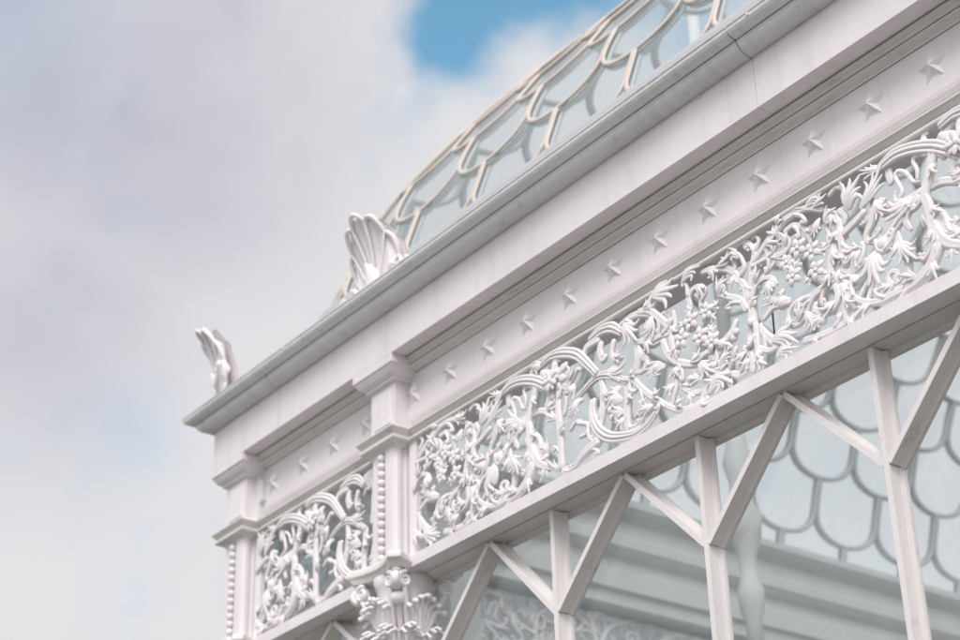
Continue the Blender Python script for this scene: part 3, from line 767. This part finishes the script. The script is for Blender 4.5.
# ---------------------------------------------------------------- curved roof of fish-scale panes
PRF = [(.17, 4.745), (.24, 5.02), (.30, 5.24), (.37, 5.45), (.444, 5.655), (.522, 5.875), (.60, 6.075), (.69, 6.25), (.784, 6.395), (.877, 6.53), (.971, 6.66), (1.065, 6.785), (1.16, 6.90),
       (1.303, 7.07), (1.448, 7.23), (1.641, 7.42), (1.836, 7.60), (2.15, 7.84), (2.6, 8.09), (3.1, 8.28), (3.6, 8.40), (4.2, 8.45)]
_p, _ = catmull(PRF, [0]*len(PRF), .03)
PY = np.array([a[0] for a in _p]); PZ = np.array([a[1] for a in _p])
PS = np.r_[0, np.cumsum(np.hypot(np.diff(PY), np.diff(PZ)))]
def prof(s): return float(np.interp(s, PS, PY)), float(np.interp(s, PS, PZ))
SJ = float(np.interp(5.40, PZ, PS)); PW, PH = .656, .457
ROOF = empty('roof', (-3.2, 4.2, 4.74), B)
def roof_pt(face, a, s, lift=0):
    y, z = prof(s)
    # outward normal in the section
    y2, z2 = prof(min(PS[-1], s+.02)); d = math.hypot(y2-y, z2-z) or 1
    ny, nz = -(z2-z)/d, (y2-y)/d
    y, z = y+ny*lift, z+nz*lift
    if face == 'front': return (a, y, z)
    if face == 'back': return (a, YB-y, z)
    return (ENDC+y, a, z)                   # end slope: a runs along y
def limits(face, s):
    y, _ = prof(s)
    return (ENDC+y, XR) if face != 'end' else (y, YB-y)
def roofbar(k, seg, face):
    nr = Vector((0, -.95, .3) if face == 'front' else ((0, .95, .3) if face == 'back' else (-.95, 0, .3)))
    k.tube(seg, [.0165]*len(seg), 8, .55, tuple(nr))
    KI.tube([tuple(Vector(p)-nr*.036) for p in seg], [.0185]*len(seg), 8, .8, tuple(nr))     # broad inner flange
for face in ('front', 'back', 'end'):
    k = MB(); st = np.linspace(0, PS[-1], 60); rows = []
    for s in st:
        a, b = limits(face, s); rows.append([roof_pt(face, a+(b-a)*t, s) for t in np.linspace(0, 1, 3)])
    k.quad_strip(rows, closed=False, smooth=True)
    k.build('roof_glass', M_ROOFGLASS, ROOF, (-3.2, 4.2, 6) if face != 'end' else (-7.5, 4.2, 6))
    # bars: U below U, each row set half a pane along
    KI = MB(); k = MB(); nrow = int((PS[-1]-SJ)/PH)+1
    x0 = -5.674 if face != 'end' else 4.71+PW/2
    for r_ in range(-2, nrow):
        sb = SJ+r_*PH
        off = PW/2 if r_ % 2 == 0 else 0
        for c in range(-14, 15):
            xc = x0+off+c*PW
            pts = []
            for i in range(23):
                t = i/22
                if t < .16 or t > .84:
                    side = -1 if t < .16 else 1
                    u = (t/.16) if t < .16 else (1-t)/.16
                    x, s = xc+side*(PW/2-.010), sb+PH-(PH-.225)*u
                else:
                    a = math.pi*(t-.16)/.68
                    x, s = xc-(PW/2-.010)*math.cos(a), sb+.225*(1-math.sin(a)**.80)
                pts.append((x, s))
            seg = []
            for x, s in pts+[None]*0:
                ok = 0 <= s <= PS[-1]
                if ok:
                    lo, hi = limits(face, s); ok = lo-.01 <= x <= hi+.01
                if ok: seg.append(roof_pt(face, x, s, .010))
                elif len(seg) > 2:
                    roofbar(k, seg, face); seg = []
                else: seg = []
            if len(seg) > 2: roofbar(k, seg, face)
    k.build('glazing_bars', M_BAR, ROOF, (-3.2, 4.2, 6) if face != 'end' else (-7.5, 4.2, 6))
    KI.build('inner_bars', M_INBAR, ROOF, (-3.2, 4.2, 6) if face != 'end' else (-7.5, 4.2, 6))
for far in (0, 1):                          # hip rafters and ridge
    k = MB(); pts = []
    for s in np.linspace(0, PS[-1], 60):
        y, z = prof(s); pts.append((ENDC+y, YB-y if far else y, z+.01))
    k.tube(pts, [.021]*len(pts), 8); k.build('hip_rafter', M_BAR, ROOF, (-8, 8 if far else 1, 6))
k = MB(); k.tube([(ENDC+4.2, 4.2, 8.46), (XR, 4.2, 8.46)], [.06, .06], 8); k.build('ridge', M_BAR, ROOF, (-1, 4.2, 8.46))
k = MB(); k.extrude_x([(-.114, 4.722), (-.114, 4.80), (-.08, 4.84), (-.06, 4.84), (-.04, 4.80), (.16, 4.80), (.2, 4.74), (.15, 4.722)], XL, XR); k.build('flashing', M_WHITE, ROOF, (-3, 0, 4.75))
k = MB(); rows = []                         # lead apron dressed over the foot of the glass
for s in np.linspace(.02, float(np.interp(5.445, PZ, PS)), 16):
    a, b = limits('front', s); rows.append([roof_pt('front', a, s, .036), roof_pt('front', b, s, .036)])
top = rows[-1]; rows.append([(p[0], p[1]+.03, p[2]-.01) for p in top])
k.quad_strip(rows, closed=False); k.build('apron', M_LEAD, ROOF, (-3, .2, 5))

# ---------------------------------------------------------------- palmette antefixes over the pilasters
def antefix():
    """palmette: a cupped fan of fluted lobes, tips rolling outwards; local -y is outward"""
    k = MB()
    def bend(x, z):
        return -.34*max(0, z-.10)**1.6 - .02 + 1.15*x*x - .25*max(0, z-.30)**1.6
    NL = 11; A0 = math.radians(116); m = 13; n = NL*m+1
    def edge(j):
        w = j/(n-1)*NL; lobe = min(NL-1, int(w)); v = 2*(w-lobe)-1
        th = -A0+2*A0*j/(n-1)
        return th, v, (.220+.325*max(0, math.cos(th*.77))**1.8)*(1-.11*(.35*abs(v)+.65*(1-math.sqrt(max(0, 1-(.97*v)**2)))))
    def shell(th, R_, lift):
        x, z = .70*R_*math.sin(th), .05+R_*math.cos(th)
        return (x, bend(x, z)-lift, z)
    rows_f, rows_b = [], []
    for i in range(18):
        q = .10+.90*i/17
        rows_f.append([shell(th, R_*q, .004+.014*(1-v*v)*q-.020*math.exp(-(v/.28)**2)*q) for th, v, R_ in map(edge, range(n))])
        rows_b.append([shell(th, R_*q, -.045) for th, v, R_ in map(edge, range(n))])
    k.quad_strip([a+b[::-1] for a, b in zip(rows_f, rows_b)])
    for l in range(NL+1):                   # ribs between the flutes
        th, v, R_ = edge(l*m)
        k.tube([shell(th, R_*q, .012+.010*q) for q in (.15, .4, .6, .8, .98)], [.006, .008, .009, .010, .009], 8)
    for l in range(NL):                     # rolled rim round every flute
        rim = [edge(l*m+j) for j in range(m+1)]
        k.tube([shell(th, R_*.985, .018+.012*(1-v*v)) for th, v, R_ in rim], [.009+.006*(1-v*v) for th, v, R_ in rim], 8)
    # heart leaf
    rings = []
    for i in range(14):
        t = i/13; w_ = .074*math.sin(math.pi*(.1+.86*t))+.004; z = .04+.25*t
        rings.append([(x*w_, bend(x*w_, z)-.058+abs(x)**2*.030, z) for x in (-1, -.6, -.15, 0, .15, .6, 1)] + [(w_*.8, bend(w_, z)+.01, z), (-w_*.8, bend(w_, z)+.01, z)])
    k.quad_strip(rings)
    for sg in (-1, 1):
        volute(k, (sg*.205, -.045, .150), (sg, 0, 0), .062, .018, 1.5, 1)
        volute(k, (sg*.315, -.03, .155), (sg, 0, 0), .050, .015, 1.4, -1)
        k.tube([(sg*.05, -.03, .03), (sg*.13, -.03, .02), (sg*.22, -.03, .025), (sg*.33, -.03, .09), (sg*.39, -.03, .16)], [.02, .022, .02, .018, .016], 8)
    k.box(-.30, .30, -.02, .04, -.03, .005, .005)
    return k
af = antefix().build('antefix', M_IRON, B, (0, 0, 0))
for k_, (x, y, rz, sc) in enumerate(((-7.26, -.05, 0, .95), (-8.87, -.085, math.radians(-31), .98), (-2.06, -.05, 0, .98))):
    o = af if k_ == 0 else af.copy()
    if k_: COL.objects.link(o)
    o.parent = B; o.location = Vector((x, y, 4.80)) - origin(B); o.rotation_euler = (0, 0, rz); o.scale = (sc, sc, sc)

# ---------------------------------------------------------------- ground
k = MB(); k.v = [(-600, -600, GZ-.004), (600, -600, GZ-.004), (600, 600, GZ-.004), (-600, 600, GZ-.004)]; k.f = [(0, 1, 2, 3)]; k.sm = [False]
gr = k.build('ground', M_GROUND); gr['kind'] = 'structure'
for o in COL.objects:
    if '_w' in o: del o['_w']

# ---------------------------------------------------------------- daylight
SUN_EL, SUN_AZ = math.radians(48), math.radians(-50)      # direction towards the sun, azimuth from +x
sd = Vector((math.cos(SUN_EL)*math.cos(SUN_AZ), math.cos(SUN_EL)*math.sin(SUN_AZ), math.sin(SUN_EL)))
ld = bpy.data.lights.new('sun', 'SUN'); ld.energy = 1.85; ld.angle = math.radians(24); ld.color = (1, .965, .94)
lo = bpy.data.objects.new('sun', ld); COL.objects.link(lo); lo.rotation_euler = (-sd).to_track_quat('-Z', 'Y').to_euler(); lo.location = sd*60

wd = bpy.data.worlds.new('World'); SC.world = wd; wd.use_nodes = True
N, L = wd.node_tree.nodes, wd.node_tree.links; N.clear()
out = N.new('ShaderNodeOutputWorld')
sky = N.new('ShaderNodeTexSky'); sky.sky_type = 'NISHITA'; sky.sun_disc = False
sky.sun_elevation = SUN_EL; sky.sun_rotation = math.pi/2 - SUN_AZ
bg1 = N.new('ShaderNodeBackground'); bg1.inputs[1].default_value = .15; sky.dust_density = .3; sky.ozone_density = 2.5; tnt = N.new('ShaderNodeMixRGB'); tnt.blend_type = 'MULTIPLY'; tnt.inputs[0].default_value = 1; L.new(sky.outputs[0], tnt.inputs[1]); tnt.inputs[2].default_value = (.9, 1.5, 1.3, 1); L.new(tnt.outputs[0], bg1.inputs[0])
tc = N.new('ShaderNodeTexCoord'); co = tc.outputs['Generated']
def vdir(px, py):
    w = RT*(px-480)/FPX + UP*(320-py)/FPX + fw; w /= np.linalg.norm(w); return tuple(w)
# warp the view vector so cloud edges are ragged
wn = N.new('ShaderNodeTexNoise'); wn.inputs['Scale'].default_value = 9; wn.inputs['Detail'].default_value = 7; wn.inputs['Roughness'].default_value = .56; L.new(co, wn.inputs['Vector'])
sb = N.new('ShaderNodeVectorMath'); sb.operation = 'SUBTRACT'; L.new(wn.outputs['Color'], sb.inputs[0]); sb.inputs[1].default_value = (.5, .5, .5)
scv = N.new('ShaderNodeVectorMath'); scv.operation = 'SCALE'; L.new(sb.outputs[0], scv.inputs[0]); scv.inputs['Scale'].default_value = .055
ad = N.new('ShaderNodeVectorMath'); ad.operation = 'ADD'; L.new(co, ad.inputs[0]); L.new(scv.outputs[0], ad.inputs[1])
nm = N.new('ShaderNodeVectorMath'); nm.operation = 'NORMALIZE'; L.new(ad.outputs[0], nm.inputs[0])
def M(op, a, b=None, clamp=False):
    n = N.new('ShaderNodeMath'); n.operation = op; n.use_clamp = clamp
    for i, v in enumerate((a, b)):
        if v is None: continue
        if isinstance(v, (int, float)): n.inputs[i].default_value = v
        else: L.new(v, n.inputs[i])
    return n.outputs[0]
def blob(px, py, rad, soft):
    """1 inside a patch of sky of the given angular radius (radians)"""
    d = N.new('ShaderNodeVectorMath'); d.operation = 'DISTANCE'; L.new(nm.outputs[0], d.inputs[0]); d.inputs[1].default_value = vdir(px, py)
    mr = N.new('ShaderNodeMapRange'); mr.interpolation_type = 'SMOOTHSTEP'; L.new(d.outputs['Value'], mr.inputs['Value'])
    mr.inputs['From Min'].default_value = rad-soft; mr.inputs['From Max'].default_value = rad+soft
    mr.inputs['To Min'].default_value = 1; mr.inputs['To Max'].default_value = 0
    return mr.outputs['Result']
px_ = 1/FPX
# gaps of blue between the clouds
def glow(px, py, rad):
    d = N.new('ShaderNodeVectorMath'); d.operation = 'DISTANCE'; L.new(nm.outputs[0], d.inputs[0]); d.inputs[1].default_value = vdir(px, py)
    q = M('DIVIDE', d.outputs['Value'], rad*px_); return M('POWER', 2.718, M('MULTIPLY', M('MULTIPLY', q, q), -1.0))
gap = None
for q in ((500, -40, 75), (590, -50, 62), (438, 8, 46), (436, 66, 38), (660, -75, 90), (800, -130, 160)):
    gap = glow(*q) if gap is None else M('ADD', gap, glow(*q))
ne = N.new('ShaderNodeTexNoise'); ne.inputs['Scale'].default_value = 15; ne.inputs['Detail'].default_value = 8; ne.inputs['Roughness'].default_value = .62; L.new(co, ne.inputs['Vector'])
gap = M('ADD', gap, M('MULTIPLY', M('SUBTRACT', ne.outputs['Fac'], .5), 1.7))
gm = N.new('ShaderNodeMapRange'); gm.interpolation_type = 'SMOOTHSTEP'; L.new(gap, gm.inputs['Value']); gm.inputs['From Min'].default_value = .0; gm.inputs['From Max'].default_value = 1.15
gap = M('MAXIMUM', gm.outputs['Result'], M('MULTIPLY', glow(132, 430, 45), .22))
gap = M('MAXIMUM', gap, M('MULTIPLY', blob(-30, -20, 120*px_, 150*px_), .30))
n2 = N.new('ShaderNodeTexNoise'); n2.inputs['Scale'].default_value = 2.2; n2.inputs['Detail'].default_value = 6; L.new(co, n2.inputs['Vector'])
# shaded (lavender grey) body of the near cloud against the white ones
shade = M('MAXIMUM', blob(110, 40, 215*px_, 185*px_), M('MULTIPLY', blob(20, 330, 130*px_, 140*px_), .8))
n3 = N.new('ShaderNodeTexNoise'); n3.inputs['Scale'].default_value = 7; n3.inputs['Detail'].default_value = 8; n3.inputs['Roughness'].default_value = .55; L.new(co, n3.inputs['Vector'])
mod = N.new('ShaderNodeMapRange'); L.new(n3.outputs['Fac'], mod.inputs['Value']); mod.inputs['From Min'].default_value = .3; mod.inputs['From Max'].default_value = .7; mod.inputs['To Min'].default_value = .55; mod.inputs['To Max'].default_value = 1.15
sh = M('MULTIPLY', shade, mod.outputs['Result'], True)
mod2 = N.new('ShaderNodeMapRange'); L.new(n2.outputs['Fac'], mod2.inputs['Value']); mod2.inputs['From Min'].default_value = .35; mod2.inputs['From Max'].default_value = .65; mod2.inputs['To Min'].default_value = 0; mod2.inputs['To Max'].default_value = .12
sh = M('MAXIMUM', sh, mod2.outputs['Result'])
cc = N.new('ShaderNodeMixRGB'); L.new(sh, cc.inputs[0]); cc.inputs[1].default_value = (.68, .675, .695, 1); cc.inputs[2].default_value = (.455, .445, .515, 1)
# clouds round the sun are brighter
dt = N.new('ShaderNodeVectorMath'); dt.operation = 'DOT_PRODUCT'; L.new(co, dt.inputs[0]); dt.inputs[1].default_value = tuple(sd)
gl = N.new('ShaderNodeMapRange'); gl.interpolation_type = 'SMOOTHSTEP'; L.new(dt.outputs['Value'], gl.inputs['Value']); gl.inputs['From Min'].default_value = .25; gl.inputs['From Max'].default_value = 1; gl.inputs['To Min'].default_value = 1; gl.inputs['To Max'].default_value = 1.9
bg2 = N.new('ShaderNodeBackground'); L.new(cc.outputs[0], bg2.inputs[0]); L.new(gl.outputs[0], bg2.inputs[1])
mixw = N.new('ShaderNodeMixShader'); L.new(M('MULTIPLY', gap, .93), mixw.inputs[0]); L.new(bg2.outputs[0], mixw.inputs[1]); L.new(bg1.outputs[0], mixw.inputs[2])
L.new(mixw.outputs[0], out.inputs[0])

vs = SC.view_settings; vs.view_transform = 'Standard'; vs.look = 'None'; vs.exposure = .21; vs.gamma = 1
try: vs.use_curve_mapping = False
except Exception: pass
SC.cycles.transparent_max_bounces = 24
SC.cycles.max_bounces = 10
